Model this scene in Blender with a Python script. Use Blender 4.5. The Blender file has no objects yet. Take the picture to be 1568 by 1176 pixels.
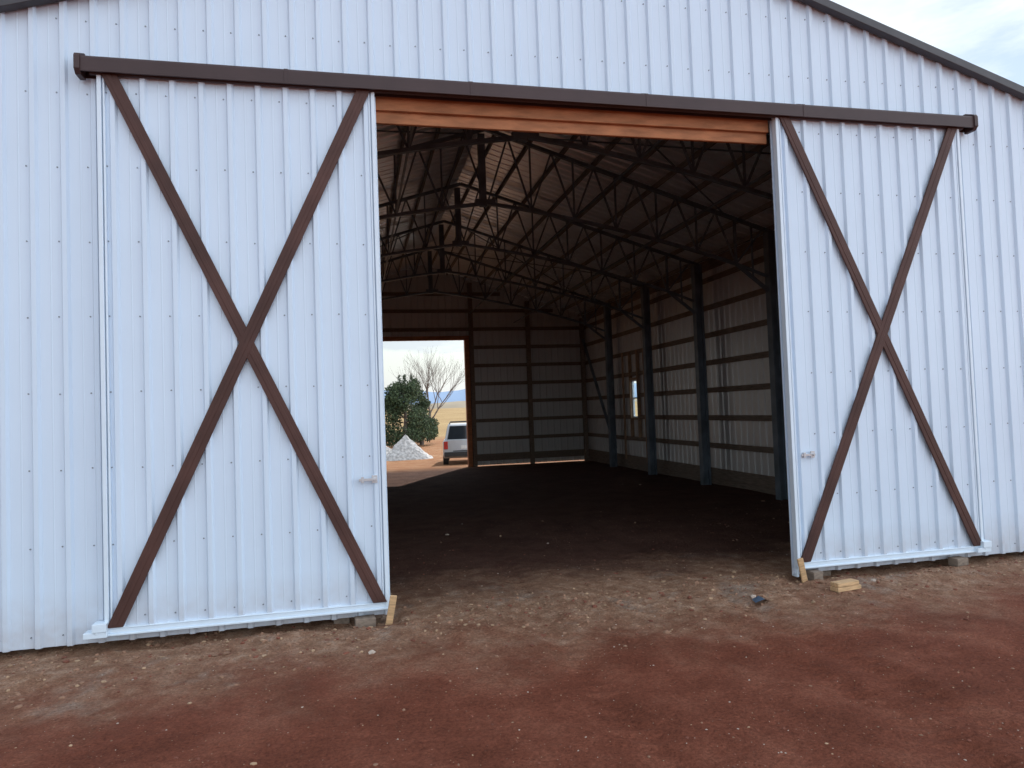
import bpy, math, random, numpy as np
from mathutils import Vector, Matrix, noise
random.seed(7)
rad=math.radians
scene=bpy.context.scene

# ------------------------------------------------------------ materials
def newmat(name):
    m=bpy.data.materials.new(name); m.use_nodes=True
    nt=m.node_tree; b=nt.nodes['Principled BSDF']; return m,nt,b
def N(nt,t,**k):
    n=nt.nodes.new(t)
    for a,v in k.items(): setattr(n,a,v)
    return n
def simple(name,col,rough=.6,metal=0,var=.15,scale=6,bump=0,bscale=40,stretch=(1,1,1),col2=None,spec=None):
    m,nt,b=newmat(name)
    tc=N(nt,'ShaderNodeTexCoord'); mp=N(nt,'ShaderNodeMapping'); mp.inputs['Scale'].default_value=stretch
    nt.links.new(tc.outputs['Object'],mp.inputs['Vector'])
    nz=N(nt,'ShaderNodeTexNoise'); nz.inputs['Scale'].default_value=scale; nz.inputs['Detail'].default_value=4
    nt.links.new(mp.outputs[0],nz.inputs['Vector'])
    cr=N(nt,'ShaderNodeValToRGB')
    c2=col2 or tuple(min(1,c*(1+var)) for c in col); c1=tuple(c*(1-var) for c in col)
    cr.color_ramp.elements[0].position=.3; cr.color_ramp.elements[1].position=.7
    cr.color_ramp.elements[0].color=(*c1,1); cr.color_ramp.elements[1].color=(*c2,1)
    nt.links.new(nz.outputs['Fac'],cr.inputs['Fac']); nt.links.new(cr.outputs[0],b.inputs['Base Color'])
    b.inputs['Roughness'].default_value=rough; b.inputs['Metallic'].default_value=metal
    if spec is not None: b.inputs['Specular IOR Level'].default_value=spec
    if bump:
        n2=N(nt,'ShaderNodeTexNoise'); n2.inputs['Scale'].default_value=bscale; n2.inputs['Detail'].default_value=3
        nt.links.new(mp.outputs[0],n2.inputs['Vector'])
        bp=N(nt,'ShaderNodeBump'); bp.inputs['Strength'].default_value=bump; bp.inputs['Distance'].default_value=.02
        nt.links.new(n2.outputs['Fac'],bp.inputs['Height']); nt.links.new(bp.outputs[0],b.inputs['Normal'])
    return m

def panel_mat(name,col,rough,metal=0,dirt=True,bstr=.12):
    m,nt,b=newmat(name)
    tc=N(nt,'ShaderNodeTexCoord')
    nz=N(nt,'ShaderNodeTexNoise'); nz.inputs['Scale'].default_value=1.3; nz.inputs['Detail'].default_value=4
    nt.links.new(tc.outputs['Object'],nz.inputs['Vector'])
    cr=N(nt,'ShaderNodeValToRGB'); cr.color_ramp.elements[0].color=(*[c*.95 for c in col],1); cr.color_ramp.elements[1].color=(*[min(1,c*1.03) for c in col],1)
    nt.links.new(nz.outputs['Fac'],cr.inputs['Fac'])
    out=cr.outputs[0]
    if dirt:
        sep=N(nt,'ShaderNodeSeparateXYZ'); nt.links.new(tc.outputs['Object'],sep.inputs[0])
        n3=N(nt,'ShaderNodeTexNoise'); n3.inputs['Scale'].default_value=9; n3.inputs['Detail'].default_value=5
        nt.links.new(tc.outputs['Object'],n3.inputs['Vector'])
        mr=N(nt,'ShaderNodeMapRange'); mr.inputs['From Min'].default_value=.0; mr.inputs['From Max'].default_value=.5
        mr.inputs['To Min'].default_value=.7; mr.inputs['To Max'].default_value=0
        nt.links.new(sep.outputs['Z'],mr.inputs['Value'])
        mu=N(nt,'ShaderNodeMath',operation='MULTIPLY'); nt.links.new(mr.outputs[0],mu.inputs[0]); nt.links.new(n3.outputs['Fac'],mu.inputs[1])
        mx=N(nt,'ShaderNodeMixRGB'); nt.links.new(mu.outputs[0],mx.inputs['Fac']); nt.links.new(out,mx.inputs[1]); mx.inputs[2].default_value=(.36,.24,.18,1)
        out=mx.outputs[0]
    nt.links.new(out,b.inputs['Base Color'])
    b.inputs['Roughness'].default_value=rough; b.inputs['Metallic'].default_value=metal
    mp=N(nt,'ShaderNodeMapping'); mp.inputs['Scale'].default_value=(2,2,1.2); nt.links.new(tc.outputs['Object'],mp.inputs['Vector'])
    n2=N(nt,'ShaderNodeTexNoise'); n2.inputs['Scale'].default_value=1.6; n2.inputs['Detail'].default_value=1
    nt.links.new(mp.outputs[0],n2.inputs['Vector'])
    bp=N(nt,'ShaderNodeBump'); bp.inputs['Strength'].default_value=bstr; bp.inputs['Distance'].default_value=.03
    nt.links.new(n2.outputs['Fac'],bp.inputs['Height']); nt.links.new(bp.outputs[0],b.inputs['Normal'])
    return m

M_white=panel_mat('white_metal_panel',(.68,.79,.92),.32)
M_back=panel_mat('panel_backer_coat',(.66,.66,.65),.38,.1,False)
M_galv=panel_mat('galvalume',(.84,.87,.90),.36,.6,False,.06)
M_roof=panel_mat('roof_paint',(.20,.19,.19),.4,0,False)
M_trimw=simple('white_trim',(.74,.84,.94),.35,var=.03)
M_brown=simple('brown_trim',(.058,.034,.034),.5,var=.12,scale=3,spec=.35)
M_brace=simple('brown_brace',(.080,.036,.029),.55,var=.25,scale=2.5,spec=.3)
M_rake=simple('rake_trim',(.055,.050,.056),.5)
M_wood=simple('pine_wood',(.44,.18,.08),.75,var=.25,scale=4,stretch=(1,6,4),bump=.15)
M_gird=simple('girt_wood',(.23,.175,.135),.8,var=.3,scale=4,stretch=(5,1,10))
M_lumber=simple('fresh_lumber',(.60,.38,.20),.75,var=.25,scale=10,stretch=(1,6,6),bump=.2)
M_steel=simple('truss_steel',(.14,.175,.21),.5,.1,var=.3,scale=3)
M_screw=simple('screw',(.26,.29,.33),.4,.5)
M_galvlatch=simple('latch_steel',(.6,.6,.62),.35,.6)

# ------------------------------------------------------------ mesh helpers
def mkobj(name,V,F,mats,parent=None,idx=None,smooth=False):
    me=bpy.data.meshes.new(name); me.from_pydata([tuple(v) for v in V],[],F)
    for m in (mats if isinstance(mats,(list,tuple)) else [mats]): me.materials.append(m)
    if idx is not None: me.polygons.foreach_set('material_index',idx)
    if smooth: me.polygons.foreach_set('use_smooth',[True]*len(me.polygons))
    me.update()
    o=bpy.data.objects.new(name,me); scene.collection.objects.link(o)
    if parent: o.parent=parent
    return o
def empty(name,loc=(0,0,0)):
    e=bpy.data.objects.new(name,None); e.location=loc; e.empty_display_size=.3; scene.collection.objects.link(e); return e
class MB:
    def __init__(s): s.V=[];s.F=[];s.I=[]
    def add(s,V,F,i=0):
        b=len(s.V); s.V+=[Vector(v) for v in V]; s.F+=[tuple(b+k for k in f) for f in F]; s.I+=[i]*len(F)
    def box(s,x0,x1,y0,y1,z0,z1,i=0):
        s.add([(x0,y0,z0),(x1,y0,z0),(x1,y1,z0),(x0,y1,z0),(x0,y0,z1),(x1,y0,z1),(x1,y1,z1),(x0,y1,z1)],
          [(0,3,2,1),(4,5,6,7),(0,1,5,4),(1,2,6,5),(2,3,7,6),(3,0,4,7)],i)
    def beam(s,a,b,w,h,i=0,up=(0,1,0)):
        a=Vector(a);b=Vector(b);d=(b-a).normalized();u=Vector(up)
        if abs(d.dot(u))>.95:u=Vector((1,0,0))
        r=d.cross(u).normalized();u=r.cross(d)
        V=[p+r*sx*w/2+u*sy*h/2 for p in(a,b) for sx,sy in((-1,-1),(1,-1),(1,1),(-1,1))]
        s.add(V,[(0,1,2,3),(7,6,5,4),(0,4,5,1),(1,5,6,2),(2,6,7,3),(3,7,4,0)],i)
    def prism(s,poly,axis,a,b,i=0):
        n=len(poly)
        def P(p,t):
            return {'x':(t,p[0],p[1]),'y':(p[0],t,p[1]),'z':(p[0],p[1],t)}[axis]
        V=[P(p,a) for p in poly]+[P(p,b) for p in poly]
        s.add(V,[tuple(range(n)),tuple(range(2*n-1,n-1,-1))]+[(k,n+k,n+(k+1)%n,(k+1)%n) for k in range(n)],i)
    def cyl(s,a,b,r0,r1,n=10,i=0,cap=True):
        a=Vector(a);b=Vector(b);d=(b-a).normalized();u=Vector((0,0,1)) if abs(d.z)<.9 else Vector((1,0,0))
        r=d.cross(u).normalized();u=r.cross(d)
        V=[p+(r*math.cos(t*2*math.pi/n)+u*math.sin(t*2*math.pi/n))*q for p,q in((a,r0),(b,r1)) for t in range(n)]
        F=[(k,(k+1)%n,n+(k+1)%n,n+k) for k in range(n)]
        if cap:F+=[tuple(range(n-1,-1,-1)),tuple(range(n,2*n))]
        s.add(V,F,i)
    def obj(s,name,mats,parent=None,smooth=False): return mkobj(name,s.V,s.F,mats,parent,s.I,smooth)
def bevel(o,w=.004,seg=1):
    m=o.modifiers.new('b','BEVEL'); m.width=w; m.segments=seg; m.limit_method='ANGLE'; return o

PER=.2385
def knots(s0,s1,phase=0):
    ks=[]
    n0=int(math.floor((s0-phase)/PER))-1; n1=int(math.ceil((s1-phase)/PER))+1
    for n in range(n0,n1+1):
        c=phase+n*PER
        for ds,o in((-.034,0),(-.018,.029),(.018,.029),(.034,0),(.115,0),(.119,.0022),(.125,.0022),(.129,0)):
            ks.append((c+ds,o))
    ks.sort()
    def off(s):
        for (a,oa),(b,ob) in zip(ks,ks[1:]):
            if a<=s<=b: return oa+(ob-oa)*(s-a)/max(1e-9,b-a)
        return 0
    r=[(s0,off(s0))]+[k for k in ks if s0+1e-4<k[0]<s1-1e-4]+[(s1,off(s1))]
    return r
def sheet(mb,s0,s1,P0,P1,n,shift=0,phase=0,i=0,extra=()):
    k=knots(s0,s1,phase)
    for e in extra:
        if s0<e<s1: k.append((e,0))
    k.sort(); n=Vector(n)
    V=[];F=[]
    for s,o in k:
        V.append(Vector(P0(s))+n*(o+shift)); V.append(Vector(P1(s))+n*(o+shift))
    for j in range(len(k)-1): F.append((2*j,2*j+2,2*j+3,2*j+1))
    mb.add(V,F,i)

# ------------------------------------------------------------ dimensions
W=5.85; YR=17.6; SL=.31; ZR=7.05; OH=2.1; HD=4.90
roofz=lambda x: ZR-SL*abs(x)
frames=[2.3,5.3,8.3,11.3,14.3]
barn=empty('metal_barn')

def gable(name,y,ny,opL,opR,opT,zb):
    for mat,sh,nm in((M_white,0,name),(M_back,-.005,name+'_inner_face')):
        mb=MB()
        for a,b,z0 in((-W,opL,zb),(opL,opR,opT),(opR,W,zb)):
            sheet(mb,a,b,lambda s,z0=z0:(s,y,z0),lambda s:(s,y,roofz(s)-.02),(0,ny,0),sh,phase=.03,extra=(0,))
        mb.obj(nm,mat,barn)
gable('front_wall',0,-1,-OH,OH,HD,.03)
gable('rear_wall',YR,1,-1.9,1.40,4.36,-.07)
WY0,WY1,WZ0,WZ1=12.66,13.18,1.48,2.62
for sx,nm in((-1,'side_wall_west'),(1,'side_wall_east')):
    for mat,sh,n2 in((M_white,0,nm),(M_back,-.005,nm+'_inner_face')):
        mb=MB()
        seg=[(0,WY0,0),(WY0,WY1,1),(WY1,YR,0)] if sx>0 else [(0,YR,0)]
        for a,b,k in seg:
            if k==0: sheet(mb,a,b,lambda s:(sx*W,s,-.055),lambda s:(sx*W,s,roofz(W)-.012),(sx,0,0),sh)
            else:
                sheet(mb,a,b,lambda s:(sx*W,s,-.055),lambda s:(sx*W,s,WZ0),(sx,0,0),sh)
                sheet(mb,a,b,lambda s:(sx*W,s,WZ1),lambda s:(sx*W,s,roofz(W)-.012),(sx,0,0),sh)
        mb.obj(n2,mat,barn)
# roof
for sx,nm in((-1,'roof_west'),(1,'roof_east')):
    n=Vector((sx*SL,0,1)).normalized()
    for mat,sh,n2 in((M_roof,0,nm),(M_galv,-.006,nm+'_underside')):
        mb=MB(); e=W+.25
        sheet(mb,-.12,YR+.12,lambda s:(sx*e,s,roofz(e)),lambda s:(0,s,ZR),n,sh)
        mb.obj(n2,mat,barn)
mb=MB()
for y,ny in((0,-1),(YR,1)):
    for sx in(-1,1):
        e=W+.27
        y0,y1=(y-.12,y-.031) if ny<0 else (y+.031,y+.12)
        a=[(0,ZR+.055),(sx*e,roofz(e)+.055),(sx*e,roofz(e)-.04),(0,ZR-.04)]
        mb.prism(a,'y',y0,y1)
mb.box(-.18,.18,-.13,YR+.13,ZR+.035,ZR+.07)
for sx in(-1,1):
    e=W+.25; mb.box(min(sx*e,sx*(e+.03)),max(sx*e,sx*(e+.03)),-.125,YR+.125,roofz(e)-.13,roofz(e)+.03)
    for yy in(-.03,YR+.03):
        mb.box(sx*W-.06,sx*W+.06,yy-.03,yy+.03,-.02,roofz(W)-.13)
bevel(mb.obj('roof_trim',M_rake,barn))
# purlins
mb=MB()
x=.25
while x<W:
    for sx in(-1,1):
        zt=roofz(x)-.03
        mb.box(sx*x-.02,sx*x+.02,.03,YR-.03,zt-.09,zt)
    x+=.60
mb.obj('purlins',simple('purlin_wood',(.27,.245,.22),.8,var=.3,scale=4,stretch=(10,1,10)),barn)
# girts
mb=MB()
ROWS=[.2,.85,1.5,2.15,2.8,3.45,4.1,4.75]
for z in ROWS:
    h=.06 if z>.3 else .12
    for sx in(-1,1):
        xs=sorted((sx*(W-.05),sx*(W-.012)))
        if sx>0 and 1.4<z<2.6:
            mb.box(xs[0],xs[1],.05,WY0-.06,z-h,z+h); mb.box(xs[0],xs[1],WY1+.06,YR-.05,z-h,z+h)
        else: mb.box(xs[0],xs[1],.05,YR-.05,z-h,z+h)
    for y0,y1,(a,b) in((.01,.048,(-OH-.25,OH+.25)),(YR-.048,YR-.01,(-1.9,1.40))):
        zz=z
        if z<4.3:
            mb.box(-W+.06,a,y0,y1,zz-h,zz+h); mb.box(b,W-.06,y0,y1,zz-h,zz+h)
        elif y0<1: mb.box(-W+.06,a-.0,y0,y1,zz-h,zz+h); mb.box(b,W-.06,y0,y1,zz-h,zz+h)
        else: mb.box(-W+.06,W-.06,y0,y1,zz-h,zz+h)
for z in(5.4,6.0):
    hw=(ZR-.2-z)/SL
    for y0,y1 in((.01,.048),(YR-.048,YR-.01)): mb.box(-hw,hw,y0,y1,z-.06,z+.06)
for sx in(-1,1):
    xs=sorted((sx*(W-.055),sx*(W-.013)))
    mb.box(xs[0],xs[1],.06,YR-.06,-.30,.075)
    mb.box(xs[0],xs[1],.06,YR-.06,roofz(W)-.26,roofz(W)-.02)
mb.obj('girts',M_gird,barn)
# end wall posts, jambs
mb=MB()
for x in(-W+.12,-3.7,3.7,W-.12):
    mb.box(x-.07,x+.07,YR-.2,YR-.05,-.2,roofz(x)-.18)
    if abs(x)>5: mb.box(x-.07,x+.07,.05,.2,-.1,roofz(x)-.18)
mb.box(1.56,1.70,YR-.2,YR-.05,-.2,roofz(1.6)-.18)
for x in(-OH-.50,OH+.36): mb.box(x,x+.14,.05,.2,-.1,roofz(x)-.2)
mb.obj('end_wall_posts',M_gird,barn)
mb=MB()
mb.box(1.40,1.54,YR-.19,YR-.052,-.2,4.5); mb.box(-2.04,-1.9,YR-.19,YR-.052,-.2,4.5)
mb.box(-1.9,1.40,YR-.16,YR-.012,4.36,4.5)
mb.box(1.385,1.399,YR-.16,YR+.03,-.1,4.36)
mb.obj('rear_door_frame',M_wood,barn)
mb=MB()
mb.box(-OH+.01,OH-.01,.012,.05,4.77,5.02); mb.box(-OH+.01,OH-.01,.055,.095,4.66,4.98); mb.box(-OH+.01,OH-.01,.10,.14,4.73,5.0)
bevel(mb.obj('door_header',M_wood,barn),.004)
# window in east wall
mb=MB()
for y in(WY0-.03,WY1+.03): mb.box(W-.1,W-.008,y-.03,y+.03,.9,3.5)
mb.box(W-.1,W-.008,WY0,WY1,WZ0-.06,WZ0); mb.box(W-.1,W-.008,WY0,WY1,WZ1,WZ1+.06)
for y in(12.1,13.75): mb.box(W-.1,W-.056,y-.04,y+.04,.2,3.5)
mb.obj('window_framing',simple('stud_wood',(.34,.22,.14),.8,var=.25),barn)
mb=MB()
for y in(WY0,WY1-.04): mb.box(W-.03,W+.03,y,y+.04,WZ0,WZ1)
for z in(WZ0,(WZ0+WZ1)/2,WZ1-.04): mb.box(W-.028,W+.028,WY0+.04,WY1-.04,z,z+.04)
mb.obj('window_frame',M_trimw,barn)
gm_,gnt,gb=newmat('window_glass'); gb.inputs['Transmission Weight'].default_value=1; gb.inputs['Roughness'].default_value=.02; gb.inputs['IOR'].default_value=1.1; gb.inputs['Base Color'].default_value=(.9,.97,.92,1)
mb=MB(); mb.box(W-.004,W+.004,WY0+.035,WY1-.035,WZ0+.02,WZ1-.02); mb.obj('window_pane',gm_,barn)
# trusses
mb=MB()
Tz=lambda x: roofz(x)-.20
def Bz(x):
    x=abs(x); return 5.52-.13*x-.0175*x*x
XP=5.55
for y in frames:
    for sx in(-1,1):
        mb.beam((0,y,Tz(0)),(sx*5.62,y,Tz(5.62)),.06,.07)
        k=12;xs=[4.8*j/k for j in range(k+1)]
        for j in range(k):
            a,b=xs[j],xs[j+1]
            mb.beam((sx*a,y,Bz(a)),(sx*b,y,Bz(b)),.055,.065)
            if j and j%2==0: mb.beam((sx*a,y,Bz(a)),(sx*a,y,Tz(a)),.03,.03)
            if j%2==0: mb.beam((sx*a,y,Bz(a)),(sx*b,y,Tz(b)),.03,.03)
            else: mb.beam((sx*a,y,Tz(a)),(sx*b,y,Bz(b)),.03,.03)
        mb.beam((sx*4.8,y,Bz(4.8)),(sx*5.5,y,3.95),.06,.06)
        mb.beam((sx*4.8,y,Bz(4.8)),(sx*5.5,y,Bz(5.3)-.1),.05,.05)
        mb.beam((sx*4.8,y,Bz(4.8)),(sx*4.8,y,Tz(4.8)),.045,.045)
        mb.beam((sx*4.8,y,Bz(4.8)),(sx*5.4,y,Tz(5.4)),.03,.03)
        mb.beam((sx*5.15,y,(Bz(4.8)+3.95)/2),(sx*5.15,y,Tz(5.15)),.03,.03)
        mb.box(sx*XP-.10,sx*XP-.06,y-.08,y+.08,-.3,Tz(5.6))
        mb.box(sx*XP+.06,sx*XP+.10,y-.08,y+.08,-.3,Tz(5.6))
        mb.box(sx*XP-.06,sx*XP+.06,y-.012,y+.012,-.3,Tz(5.6))
    mb.box(-.14,-.02,y-.05,y+.05,Bz(0)-.06,Tz(0)-.1)
    mb.box(-.22,.14,y-.052,y+.052,Bz(0)-.03,Bz(0)+.06)
for x in(-3.2,-1.6,1.6,3.2):
    mb.beam((x,.1,Bz(x)+.03),(x,YR-.1,Bz(x)+.03),.03,.03,up=(0,0,1))
for y0,y1 in((2.3,5.3),(11.3,14.3)):
    for sx in(-1,1):
        mb.beam((sx*.4,y0,Tz(.4)+.02),(sx*4.6,y1,Tz(4.6)+.02),.02,.02); mb.beam((sx*4.6,y0,Tz(4.6)+.02),(sx*.4,y1,Tz(.4)+.02),.02,.02)
for sx in(-1,1):
    mb.beam((sx*5.7,YR-.3,4.3),(sx*5.7,14.45,.5),.09,.05)
mb.obj('steel_trusses',M_steel,barn)

# ------------------------------------------------------------ sliding doors
ZB,ZT=.10,4.96
def door(name,x0,x1,latch):
    d=empty(name); d.parent=barn
    mb=MB(); sheet(mb,x0+.03,x1-.03,lambda s:(s,-.070,ZB+.045),lambda s:(s,-.070,ZT),(0,-1,0),0,phase=x0+.12)
    mb.obj('door_panel',M_white,d)
    mb=MB(); sheet(mb,x0+.03,x1-.03,lambda s:(s,-.065,ZB+.045),lambda s:(s,-.065,ZT),(0,-1,0),0,phase=x0+.12); mb.obj('door_panel_inner_face',M_back,d)
    mb=MB()
    for a,b in((x0,x0+.035),(x1-.035,x1)):
        mb.box(a,b,-.108,-.035,ZB+.02,ZT)
    for a in(x0+.045,x1-.06): mb.box(a,a+.015,-.101,-.068,ZB+.07,ZT)
    mb.box(x0,x1,-.115,-.035,ZB,ZB+.018); mb.box(x0+.035,x1-.035,-.102,-.036,ZB+.018,ZB+.055); mb.box(x0+.036,x1-.036,-.108,-.04,ZB+.055,ZB+.066)
    bevel(mb.obj('door_edge_trim',M_trimw,d),.003)
    mb=MB(); w=.125
    zt,zb=4.93,ZB+.07; xa,xb=x0+.02,x1-.02
    mb.prism([(xa,zt),(xa+w,zt),(xb,zb),(xb-w,zb)],'y',-.120,-.0995)
    mb.prism([(xb-w,zt),(xb,zt),(xa+w,zb),(xa,zb)],'y',-.123,-.0992)
    for (p,q,yy) in(((xa+w*.5,zt-.02),(xb-w*.5,zb+.02),-.1205),((xb-w*.5,zt-.02),(xa+w*.5,zb+.02),-.1235)):
        mb.beam((p[0],yy,p[1]),(q[0],yy,q[1]),.035,.006)
    bevel(mb.obj('cross_brace',M_brace,d),.003)
    mb=MB()
    lx=x1-.24 if latch>0 else x0+.10
    mb.box(lx,lx+.16,-.124,-.114,1.27,1.295); mb.box(lx+.02,lx+.045,-.13,-.092,1.255,1.31); mb.cyl((lx+.14,-.137,1.285),(lx+.14,-.09,1.285),.014,.014); mb.box(lx+.115,lx+.165,-.112,-.095,1.25,1.32)
    bevel(mb.obj('latch_handle',M_galvlatch,d),.002)
    mb=MB()
    gx=x0-.05 if latch>0 else x1-.03
    mb.box(gx-.10,gx+.08,-.15,-.03,.10,.15); mb.box(gx-.03,gx+.08,-.16,-.04,.15,.22); mb.cyl((gx,-.12,.13),(gx,-.12,.19),.035,.035)
    bevel(mb.obj('bottom_roller_guide',M_trimw,d),.004)
    return d
door('sliding_door',-4.45,-2.1,1); door('sliding_door.001',2.1,4.45,-1)
# track hood
mb=MB()
out=[(-.031,5.07),(-.05,5.07),(-.155,5.02),(-.165,5.0),(-.165,4.885),(-.15,4.885),(-.15,4.99),(-.05,5.045),(-.031,5.045)]
mb.prism(out,'x',-4.56,4.60)
mb.prism([(-.029,5.035),(-.029,4.88),(-.034,4.88),(-.034,5.035)],'x',-4.56,4.60)
for x0,x1 in((-4.60,-4.555),(4.595,4.64)):
    mb.prism([(-.03,5.085),(-.06,5.085),(-.165,5.035),(-.18,5.01),(-.18,4.90),(-.14,4.86),(-.03,4.86)],'x',x0,x1)
for x in(-2.9,-1.2,.6,2.4): mb.prism([(-.03,5.074),(-.05,5.074),(-.157,5.024),(-.169,5.002),(-.169,4.882),(-.166,4.882),(-.166,5.0),(-.155,5.021),(-.05,5.071)],'x',x,x+.03)
mb.cyl((-4.5,-.1,4.9),(4.5,-.1,4.9),.022,.022,8)
bevel(mb.obj('door_track_cover',M_brown,barn),.002)
mb=MB()
for x0,x1 in((-OH-.02,-OH+.012),(OH+.03,OH+.06)): mb.box(x0,x1,-.03,.05,.0,4.87)
mb.obj('opening_jamb_trim',M_trimw,barn)
# screws
mb=MB()
def screw(x,y,z): mb.cyl((x,y,z),(x,y-.007,z),.0075,.006,6)
for r in range(0,11):
    z=.85+.65*(r-1) if r else .12
    n0=int(-W/PER)
    for n in range(n0,-n0):
        x=.03+n*PER-.055
        if z>roofz(x)-.12: continue
        if abs(x)<4.5 and z<5.1: continue
        screw(x+random.uniform(-.004,.004),0,z+random.uniform(-.008,.008))
    if z<4.8:
        for x0 in(-4.45,2.1):
            for n in range(10):
                x=x0+.12+n*PER-.055
                if x<x0+.05 or x>x0+2.3: continue
                zz=z if r else .24
                t=(zz-ZB-.1)/(4.93-ZB-.1)
                if min(abs(x-(x0+.08+t*2.19)),abs(x-(x0+2.27-t*2.19)))<.09: continue
                screw(x,-.070,zz+random.uniform(-.006,.006))
mb.obj('panel_screws',M_screw,barn)

# ------------------------------------------------------------ ground
def lines(d0,d1,st,far):
    a=list(np.arange(d0,d1+1e-6,st)); s=st; p=a[-1]; up=[]
    while p<far[1]: s*=1.12; p+=s; up.append(p)
    s=st;p=a[0];dn=[]
    while p>far[0]: s*=1.12; p-=s; dn.append(p)
    return dn[::-1]+a+up
def smooth(a,b,t):
    t=max(0,min(1,(t-a)/(b-a))); return t*t*(3-2*t)
def gh(x,y):
    h=0
    if y>0: h-=.0048*min(y,30)
    if y>17.5: h-=.20*smooth(17.5,23,y)
    if y>90: h+=4.0*smooth(90,420,y)
    near=math.exp(-max(0,math.hypot(x,y+2)-7)/6)
    amp=.35+.65*near
    h+=amp*(.030*noise.noise(Vector((x*.45,y*.45,1)))+.014*noise.noise(Vector((x*1.7,y*1.7,4)))+.008*noise.noise(Vector((x*5,y*5,7)))+.005*noise.noise(Vector((x*13,y*13,2))))
    if abs(y)<1.8:
        k=math.exp(-((y+.35)/.55)**2)
        h+=k*(.06*max(0,noise.noise(Vector((x*1.3,y*2.2,9)))) +.035*abs(noise.noise(Vector((x*6,y*6,3))))+.022*abs(noise.noise(Vector((x*13,y*13,3)))))
    if -7<y<6:
        c=.10*(y+1)**2*.12
        for xr in(-.75,.75,1.15):
            u=(x-(xr+c*.6+.05*math.sin(y*.8)))/.13
            if abs(u)<3: h-=.026*math.exp(-u*u)*(1+.35*math.sin(y*42+u*2))
    h-=.05*math.exp(-((y+.02)/.18)**2)*(0 if abs(x)<2 else 1)
    return h-.01
xs=lines(-6.2,6.8,.038,(-5000,5000)); ys=lines(-4.4,1.6,.035,(-800,5000))
nx,ny=len(xs),len(ys)
V=[(x,y,gh(x,y)) for y in ys for x in xs]
F=[(j*nx+i,j*nx+i+1,(j+1)*nx+i+1,(j+1)*nx+i) for j in range(ny-1) for i in range(nx-1)]
m,nt,b=newmat('dirt_ground')
tc=N(nt,'ShaderNodeTexCoord'); sep=N(nt,'ShaderNodeSeparateXYZ'); nt.links.new(tc.outputs['Object'],sep.inputs[0])
def noi(scale,det=4,rough=.6,vec=None):
    n=N(nt,'ShaderNodeTexNoise'); n.inputs['Scale'].default_value=scale; n.inputs['Detail'].default_value=det; n.inputs['Roughness'].default_value=rough
    nt.links.new(vec or tc.outputs['Object'],n.inputs['Vector']); return n.outputs['Fac']
def ramp(f,stops):
    r=N(nt,'ShaderNodeValToRGB'); e=r.color_ramp.elements
    while len(e)<len(stops): e.new(.5)
    for k,(p,c) in enumerate(stops): e[k].position=p; e[k].color=(*c,1) if len(c)==3 else c
    nt.links.new(f,r.inputs['Fac']); return r.outputs[0]
def mix(f,a,b_,bt='MIX'):
    x=N(nt,'ShaderNodeMixRGB',blend_type=bt)
    for i,v in((0,f),(1,a),(2,b_)):
        if isinstance(v,(float,int)): x.inputs[i].default_value=v
        elif isinstance(v,tuple): x.inputs[i].default_value=(*v,1)
        else: nt.links.new(v,x.inputs[i])
    return x.outputs[0]
def maprange(v,a,b_,c=0,d=1):
    r=N(nt,'ShaderNodeMapRange',interpolation_type='SMOOTHSTEP'); nt.links.new(v,r.inputs['Value'])
    for k,t in zip(('From Min','From Max','To Min','To Max'),(a,b_,c,d)): r.inputs[k].default_value=t
    return r.outputs[0]
def math_(op,a,b_):
    x=N(nt,'ShaderNodeMath',operation=op)
    for i,v in((0,a),(1,b_)):
        if isinstance(v,(float,int)): x.inputs[i].default_value=v
        else: nt.links.new(v,x.inputs[i])
    return x.outputs[0]
nA=noi(1.7,7,.68); nB=noi(6,6,.68)
red=ramp(nA,[(.28,(.135,.042,.024)),(.5,(.20,.064,.038)),(.72,(.29,.11,.068))])
tan=ramp(nB,[(.3,(.21,.105,.064)),(.5,(.33,.195,.125)),(.7,(.47,.32,.225))])
grey=ramp(nB,[(.3,(.22,.165,.13)),(.7,(.42,.34,.28))])
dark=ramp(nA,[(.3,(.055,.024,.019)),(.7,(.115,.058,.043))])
Y=sep.outputs['Y']
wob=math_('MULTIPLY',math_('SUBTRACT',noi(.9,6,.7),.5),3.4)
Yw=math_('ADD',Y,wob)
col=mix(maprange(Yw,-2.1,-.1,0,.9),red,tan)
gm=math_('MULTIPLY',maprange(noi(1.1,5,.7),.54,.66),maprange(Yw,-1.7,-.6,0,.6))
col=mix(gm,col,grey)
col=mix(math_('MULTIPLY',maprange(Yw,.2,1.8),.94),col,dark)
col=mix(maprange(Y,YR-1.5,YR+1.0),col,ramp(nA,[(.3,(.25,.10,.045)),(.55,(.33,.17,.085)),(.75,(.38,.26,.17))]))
col=mix(maprange(Y,45,60),col,ramp(noi(.05,4),[(.35,(.29,.19,.085)),(.65,(.38,.27,.13))]))
vor=N(nt,'ShaderNodeTexVoronoi'); vor.inputs['Scale'].default_value=42; nt.links.new(tc.outputs['Object'],vor.inputs['Vector'])
sp=maprange(vor.outputs['Distance'],.10,.24,1,0)
pick=N(nt,'ShaderNodeSeparateColor'); nt.links.new(vor.outputs['Color'],pick.inputs[0])
sp1=math_('MULTIPLY',sp,maprange(pick.outputs[0],.90,.93))
sp2=math_('MULTIPLY',sp,maprange(pick.outputs[1],.80,.84))
col=mix(math_('MULTIPLY',sp2,.4),col,(.06,.022,.014))
col=mix(math_('MULTIPLY',sp1,.6),col,(.46,.33,.24))
fn=noi(50,4,.8); col=mix(.7,col,ramp(fn,[(.32,(.46,.46,.46)),(.68,(1.55,1.55,1.55))]),'MULTIPLY')
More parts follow.
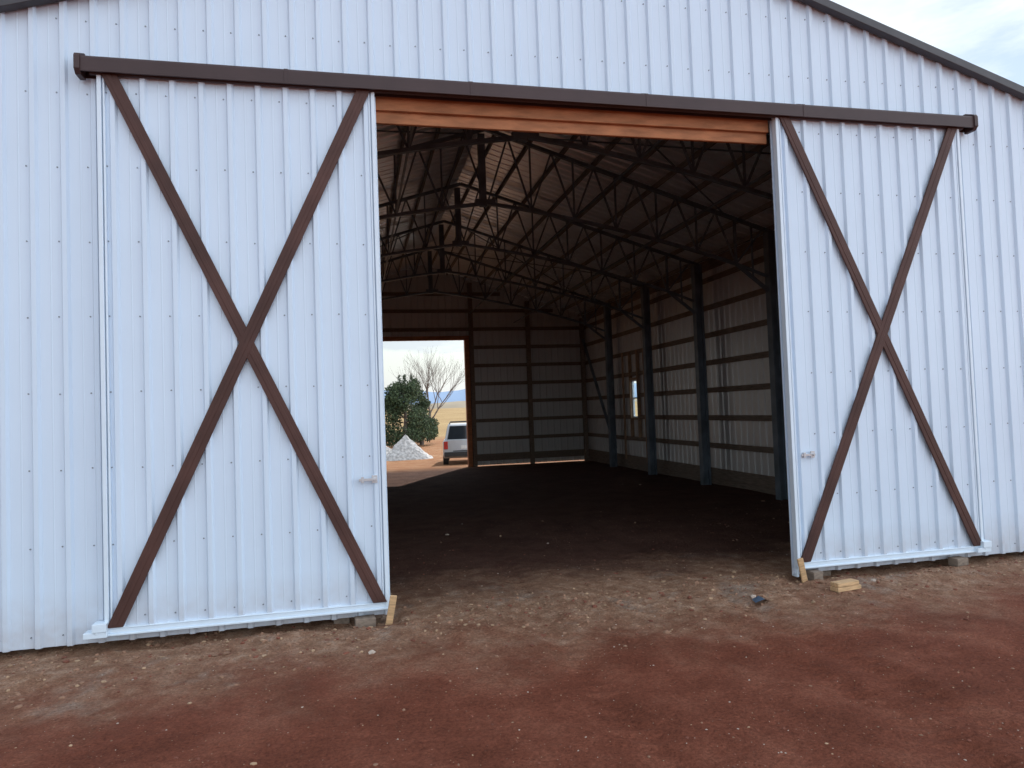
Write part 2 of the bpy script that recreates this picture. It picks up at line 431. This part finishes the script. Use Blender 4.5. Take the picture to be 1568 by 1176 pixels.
nt.links.new(col,b.inputs['Base Color']); b.inputs['Roughness'].default_value=.95; b.inputs['Specular IOR Level'].default_value=.1
bp=N(nt,'ShaderNodeBump'); bp.inputs['Strength'].default_value=.8; bp.inputs['Distance'].default_value=.045
hh=math_('ADD',noi(16,5,.75),math_('MULTIPLY',fn,.45))
nt.links.new(hh,bp.inputs['Height']); nt.links.new(bp.outputs[0],b.inputs['Normal'])
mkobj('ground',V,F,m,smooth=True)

# stones
import bmesh
bm=bmesh.new(); bmesh.ops.create_icosphere(bm,subdivisions=1,radius=1); IV=[v.co.copy() for v in bm.verts]; IF=[tuple(v.index for v in f.verts) for f in bm.faces]; bm.free()
def stones(name,n,gen,mats):
    mb=MB()
    for _ in range(n):
        x,y,r=gen(); s=Vector((random.uniform(.7,1.4),random.uniform(.7,1.3),random.uniform(.4,.75)))*r
        a=random.random()*6.28; c,sn=math.cos(a),math.sin(a); z=gh(x,y)
        V=[]
        for v in IV:
            k=random.uniform(.7,1.15); p=Vector((v.x*s.x*k,v.y*s.y*k,v.z*s.z*k))
            V.append((x+p.x*c-p.y*sn,y+p.x*sn+p.y*c,z+p.z+s.z*.2))
        mb.add(V,IF,random.randrange(len(mats)))
    return mb.obj(name,mats)
SM=[simple('stone_tan',(.40,.26,.16),.9,var=.25),simple('stone_pale',(.50,.40,.33),.9,var=.2),simple('clod_red',(.20,.070,.043),.95,var=.3),simple('clod_brown',(.28,.155,.098),.95,var=.3)]
def g1():
    return random.uniform(-6,6.5),random.uniform(-5.0,1.5),.0035+.005*random.random()**2
def g2():
    return random.uniform(-6,6.5),-.35+random.gauss(0,.42),.006+.020*random.random()**3
def g3():
    return random.uniform(-5,6),random.uniform(-4.5,6),.014+.024*random.random()**2
def g4():
    return random.uniform(-5,6.5),random.uniform(-4.5,5),.006+.007*random.random()**2
stones('loose_gravel',2300,g1,[SM[1],SM[2],SM[0]]); stones('dirt_clods',3000,g2,[SM[2],SM[3],SM[3],SM[3],SM[0]])
stones('scattered_stones',64,g3,[SM[0],SM[1],SM[3]]); stones('soil_crumbs',1800,g4,[SM[2],SM[2],SM[3]])

def scrap(name,boxes,loc,rot,mat):
    mb=MB()
    for bx in boxes: mb.box(*bx)
    o=bevel(mb.obj(name,mat),.004); o.location=loc; o.rotation_euler=rot; return o
scrap('stacked_boards',[(-.15,.15,-.05,.05,0,.04),(-.14,.13,-.045,.055,.043,.083)],(2.26,-.62,gh(2.22,-.62)),(0,0,.15),M_lumber)
scrap('wood_block',[(-.09,.09,-.06,.06,0,.10)],(-2.32,-.1,gh(-2.32,-.1)-.01),(0,0,.1),M_gird)
scrap('wood_block.001',[(-.06,.06,-.06,.06,0,.10)],(2.28,-.12,gh(2.28,-.12)-.005),(0,0,.1),M_gird)
scrap('wood_block.002',[(-.08,.08,-.06,.06,0,.09)],(4.1,-.1,gh(4.1,-.1)-.0),(0,0,.1),M_gird)
scrap('wooden_stake',[(-.03,.03,-.012,.012,-.05,.30)],(-2.12,-.20,-.04),(rad(8),rad(10),.1),M_lumber)
scrap('wooden_stake.001',[(-.03,.03,-.012,.012,-.05,.30)],(2.10,-.22,-.04),(rad(8),rad(-14),-.1),M_lumber)
mb=MB(); mb.add([(-.08,-.03,.0),(.0,-.05,.03),(.09,-.02,.01),(.07,.04,.0),(-.01,.03,.045),(-.07,.05,.01)],[(0,1,4,5),(1,2,3,4)])
o=mb.obj('plastic_scrap',simple('blue_plastic',(.08,.11,.16),.3)); o.location=(1.28,-.72,gh(1.28,-.72)+.02)

# ------------------------------------------------------------ gravel piles
def pile(name,x,y,r,h,seed):
    V=[];F=[];n=56;mr=24
    for j in range(mr+1):
        for i in range(n):
            a=i*2*math.pi/n; q=r*j/mr*(1+.12*math.sin(a*3+seed))
            px,py=x+q*math.cos(a),y+q*math.sin(a)
            zz=h*(1-j/mr)**1.15+.09*noise.noise(Vector((px*2+seed,py*2,0)))*(1-j/mr)**.3+.07*noise.noise(Vector((px*8+seed,py*8,0)))
            V.append((px,py,gh(px,py)+(zz if j<mr else -.03)))
    for j in range(mr):
        for i in range(n): F.append((j*n+i,(j+1)*n+i,(j+1)*n+(i+1)%n,j*n+(i+1)%n))
    mkobj(name,V,F,simple(name+'_mat',(.50,.48,.46),.95,var=.35,scale=9,bump=1,bscale=14))
pile('gravel_pile',-.15,27.2,1.25,1.15,3); pile('gravel_pile.001',-1.45,27.6,1.25,.95,8)

# ------------------------------------------------------------ trees
M_bark=simple('bark',(.17,.14,.12),.9,var=.3)
M_leafd=simple('cedar_foliage_dark',(.030,.052,.020),.8,var=.4); M_leafl=simple('cedar_foliage_light',(.07,.10,.04),.8,var=.3)
def cedar(name,x,y,H,R,seed,lobn=44,per=300):
    rn=random.Random(seed); z0=gh(x,y); mb=MB()
    mb.cyl((x,y,z0-.1),(x+.1,y,z0+H*.9),.16,.03,8,0)
    for _ in range(lobn):
        a,t,k=rn.uniform(0,6.28),rn.uniform(.03,.85),rn.uniform(.65,1.15)
        rr=R*k*(1-t)**.42*min(1,.75+t*2)
        cx,cy,cz=x+math.cos(a)*rr*.74,y+math.sin(a)*rr*.74,z0+.15+t*H
        mb.cyl((x,y,cz-.3),(cx,cy,cz),.03,.01,5,0)
        sz=R*.36*(1-.4*t)
        for _ in range(per):
            d=Vector((rn.gauss(0,1),rn.gauss(0,1),rn.gauss(0,1.15))).normalized()*sz*rn.random()**.4
            p=Vector((cx,cy,cz))+d
            if p.z<z0+.05: continue
            u=Vector((rn.gauss(0,1),rn.gauss(0,1),rn.gauss(.6,1))).normalized(); v=u.orthogonal().normalized()
            l=rn.uniform(.08,.18); w=l*.4
            mb.add([p,p+u*l*.5+v*w,p+u*l,p+u*l*.5-v*w],[(0,1,2,3)],1 if rn.random()<.6 else 2)
    for _ in range(4):
        a=rn.uniform(0,6.28);q=rn.uniform(0,.35)*R
        for s in range(140):
            t=rn.random(); p=Vector((x+math.cos(a)*q+rn.gauss(0,.2*(1-t)+.02),y+math.sin(a)*q+rn.gauss(0,.2*(1-t)+.02),z0+H*(.75+.25*t*rn.uniform(.9,1))))
            u=Vector((rn.gauss(0,.5),rn.gauss(0,.5),1)).normalized(); v=u.orthogonal().normalized()
            mb.add([p,p+u*.07+v*.03,p+u*.14,p+u*.07-v*.03],[(0,1,2,3)],1)
    mb.obj(name,[M_bark,M_leafd,M_leafl])
cedar('cedar_tree',.65,39.5,4.7,1.95,5); cedar('cedar_tree.001',1.85,41,3.3,1.3,9,26)
def bare(name,x,y,H,seed):
    rn=random.Random(seed); mb=MB(); z0=gh(x,y)
    def br(p,d,L,r,dep):
        q=p
        for s in range(3):
            d=(d+Vector((rn.gauss(0,.09),rn.gauss(0,.09),rn.gauss(.06,.05)))).normalized()
            n=q+d*L/3; r2=r*.87; mb.cyl(q,n,r,r2,5 if dep<3 else 3,0,False); q=n; r=r2
            if dep<5 and s>0:
                for _ in range(2 if dep<2 else 1):
                    a=(d+Vector((rn.gauss(0,.5),rn.gauss(0,.5),rn.gauss(.2,.25)))).normalized()
                    br(q,a,L*rn.uniform(.6,.85),r*.66,dep+1)
        if dep<5: br(q,(d+Vector((rn.gauss(0,.2),rn.gauss(0,.2),.15))).normalized(),L*.76,r*.82,dep+1)
    br(Vector((x,y,z0-.1)),Vector((0,0,1)),H*.27,.15,0)
    mb.obj(name,M_bark)
bare('bare_tree',3.0,48,8.3,3)

def ridge(name,y,h,hv,sc,mat,x0=-4500,x1=4500,z0=-5,seed=0,depth=400):
    V=[];F=[];n=400
    for i in range(n+1):
        x=x0+(x1-x0)*i/n
        t=h+hv*noise.fractal(Vector((x*sc+seed,seed,0)),1.0,2.0,5)
        V+=[(x,y,z0),(x,y+depth*.5,max(z0+1,t)),(x,y+depth,z0)]
    for i in range(n):
        a=3*i; F+=[(a,a+3,a+4,a+1),(a+1,a+4,a+5,a+2)]
    mkobj(name,V,F,mat,smooth=True)
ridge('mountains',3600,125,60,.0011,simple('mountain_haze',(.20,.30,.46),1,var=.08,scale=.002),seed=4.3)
ridge('hills',1500,22,12,.002,simple('hill_brown',(.26,.22,.16),1,var=.25,scale=.01),seed=2.2,depth=200)

# ------------------------------------------------------------ parked SUV (rear view)
suv=empty('parked_suv')
def suvbuild(cx,y0,z0):
    paint=simple('silver_paint',(.50,.52,.54),.3,.4,var=.04); glass=simple('car_glass',(.02,.025,.03),.08,0,var=.1); rub=simple('tyre',(.02,.02,.02),.8); red_=simple('tail_lamp',(.45,.03,.02),.25); blk=simple('black_plastic',(.03,.03,.03),.6); pl=simple('plate',(.7,.7,.68),.5)
    def sec(y,zb,zw,zt,wb,ww,wt):
        return [(-wb,zb),(-ww,zb+.12),(-ww,zw),(-wt,zt-.08),(-wt+.10,zt),(wt-.10,zt),(wt,zt-.08),(ww,zw),(ww,zb+.12),(wb,zb)],y
    body=[sec(.02,.42,.98,1.10,.80,.86,.80),sec(.12,.34,1.02,1.12,.86,.91,.84),sec(3.4,.34,1.02,1.12,.86,.91,.84),sec(4.3,.36,.90,1.0,.84,.88,.80),sec(4.55,.42,.80,.90,.74,.80,.70)]
    mb=MB(); V=[(x,y,z) for p,y in body for x,z in p]; n=10;F=[]
    for j in range(len(body)-1):
        for i in range(n): F.append((j*n+i,j*n+(i+1)%n,(j+1)*n+(i+1)%n,(j+1)*n+i))
    F+=[tuple(range(n-1,-1,-1)),tuple(range((len(body)-1)*n,len(body)*n))]
    mb.add(V,F)
    o=mb.obj('body',paint,suv); bevel(o,.03,2)
    mb=MB()
    c=[(-.82,.10,1.09),(.82,.10,1.09),(.68,.34,1.72),(-.68,.34,1.72),(-.68,2.2,1.75),(.68,2.2,1.75),(.82,3.0,1.09),(-.82,3.0,1.09)]
    mb.add(c,[(0,1,2,3),(3,2,5,4),(4,5,6,7),(0,3,4,7),(1,6,5,2),(0,7,6,1)])
    bevel(mb.obj('cabin',paint,suv),.05,3)
    mb=MB()
    mb.add([(-.72,.115,1.08),(.72,.115,1.08),(.60,.315,1.66),(-.60,.315,1.66),(-.72,.09,1.08),(.72,.09,1.08),(.60,.29,1.66),(-.60,.29,1.66)],[(4,5,6,7),(0,3,2,1),(0,1,5,4),(1,2,6,5),(2,3,7,6),(3,0,4,7)])
    for sx in(-1,1):
        for a,b in((.45,1.25),(1.32,2.1)):
            mb.add([(sx*.815,a,1.16),(sx*.815,b,1.16),(sx*.715,b-.02,1.62),(sx*.715,a+.08,1.62)],[(0,1,2,3)])
    mb.obj('windows',glass,suv)
    mb=MB()
    for sx in(-1,1):
        mb.box(min(sx*.70,sx*.87),max(sx*.70,sx*.87),-.01,.10,.72,1.04,0)
    bevel(mb.obj('tail_lamps',red_,suv),.015)
    mb=MB(); mb.box(-.86,.86,-.10,.10,.42,.60); mb.box(-.5,.5,-.03,.0,.62,.66)
    for sx in(-1,1): mb.beam((sx*.60,.5,1.79),(sx*.60,2.1,1.80),.04,.04); mb.box(sx*.6-.02,sx*.6+.02,.6,.66,1.71,1.78)
    mb.beam((-.6,.8,1.81),(.6,.8,1.81),.04,.03); mb.beam((-.6,1.7,1.82),(.6,1.7,1.82),.04,.03)
    bevel(mb.obj('bumper_and_rack',blk,suv),.01)
    mb=MB(); mb.box(-.16,.16,-.012,.015,.72,.86); mb.obj('license_plate',pl,suv)
    for k,(sx,yy) in enumerate(((-1,.85),(1,.85),(-1,3.6),(1,3.6))):
        mb=MB(); mb.cyl((sx*.70,yy,.34),(sx*.92,yy,.34),.34,.34,24,0); mb.cyl((sx*.921,yy,.34),(sx*.93,yy,.34),.20,.18,16,1); bevel(mb.obj('wheel_%d'%(k+1),[rub,paint],suv),.02)
    suv.location=(cx,y0,z0); suv.rotation_euler=(0,0,rad(-8)); suv.scale=(.95,.95,.95)
suvbuild(1.72,20.4,gh(1.9,21.5)-.02)

# ------------------------------------------------------------ light & sky
AZ,EL=rad(26),rad(36)
s=Vector((math.sin(AZ)*math.cos(EL),math.cos(AZ)*math.cos(EL),math.sin(EL)))
L=bpy.data.lights.new('sun','SUN'); L.energy=5.0; L.angle=rad(.5); L.color=(1,.94,.86)
lo=bpy.data.objects.new('sun',L); scene.collection.objects.link(lo); lo.rotation_euler=s.to_track_quat('Z','Y').to_euler(); lo.location=(20,40,40)
w=bpy.data.worlds.new('World'); scene.world=w; w.use_nodes=True; nt=w.node_tree
bg=nt.nodes['Background']; outw=nt.nodes['World Output']
sk=N(nt,'ShaderNodeTexSky',sky_type='NISHITA'); sk.sun_disc=False; sk.sun_elevation=EL; sk.sun_rotation=AZ; sk.air_density=1.3; sk.dust_density=.5
nt.links.new(sk.outputs[0],bg.inputs['Color']); bg.inputs['Strength'].default_value=.13
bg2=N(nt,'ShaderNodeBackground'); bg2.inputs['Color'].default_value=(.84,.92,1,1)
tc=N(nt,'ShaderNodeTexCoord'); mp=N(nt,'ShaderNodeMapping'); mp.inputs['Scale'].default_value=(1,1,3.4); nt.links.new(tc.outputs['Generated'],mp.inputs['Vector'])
# clouds brightened behind camera to light the front wall, and eastward to show ribs
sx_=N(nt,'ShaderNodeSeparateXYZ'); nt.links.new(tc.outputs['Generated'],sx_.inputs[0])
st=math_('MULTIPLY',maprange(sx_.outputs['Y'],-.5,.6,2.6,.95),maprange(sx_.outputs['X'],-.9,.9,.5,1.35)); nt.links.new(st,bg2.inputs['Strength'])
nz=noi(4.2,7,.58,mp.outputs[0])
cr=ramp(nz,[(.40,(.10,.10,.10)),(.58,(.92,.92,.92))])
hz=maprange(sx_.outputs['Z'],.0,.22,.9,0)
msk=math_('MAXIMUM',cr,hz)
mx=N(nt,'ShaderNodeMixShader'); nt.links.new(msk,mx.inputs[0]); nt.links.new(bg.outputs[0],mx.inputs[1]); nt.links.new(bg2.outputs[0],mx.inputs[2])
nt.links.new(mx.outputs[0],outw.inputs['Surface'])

# ------------------------------------------------------------ camera
yaw,pit,rol=rad(12.60),rad(2.05),rad(-2.08)
f=Vector((math.sin(yaw)*math.cos(pit),math.cos(yaw)*math.cos(pit),math.sin(pit)))
rt=Vector((math.cos(yaw),-math.sin(yaw),0)); up=rt.cross(f)
r2=rt*math.cos(rol)+up*math.sin(rol); u2=-rt*math.sin(rol)+up*math.cos(rol)
cam=bpy.data.cameras.new('camera'); co=bpy.data.objects.new('camera',cam); scene.collection.objects.link(co)
Mx=Matrix((( r2.x,u2.x,-f.x,-2.33),(r2.y,u2.y,-f.y,-6.58),(r2.z,u2.z,-f.z,1.88),(0,0,0,1)))
co.matrix_world=Mx
cam.sensor_width=36; cam.lens=1060/1568*36; cam.clip_start=.05; cam.clip_end=12000
scene.camera=co
scene.view_settings.view_transform='Standard'; scene.view_settings.look='None'; scene.view_settings.exposure=0
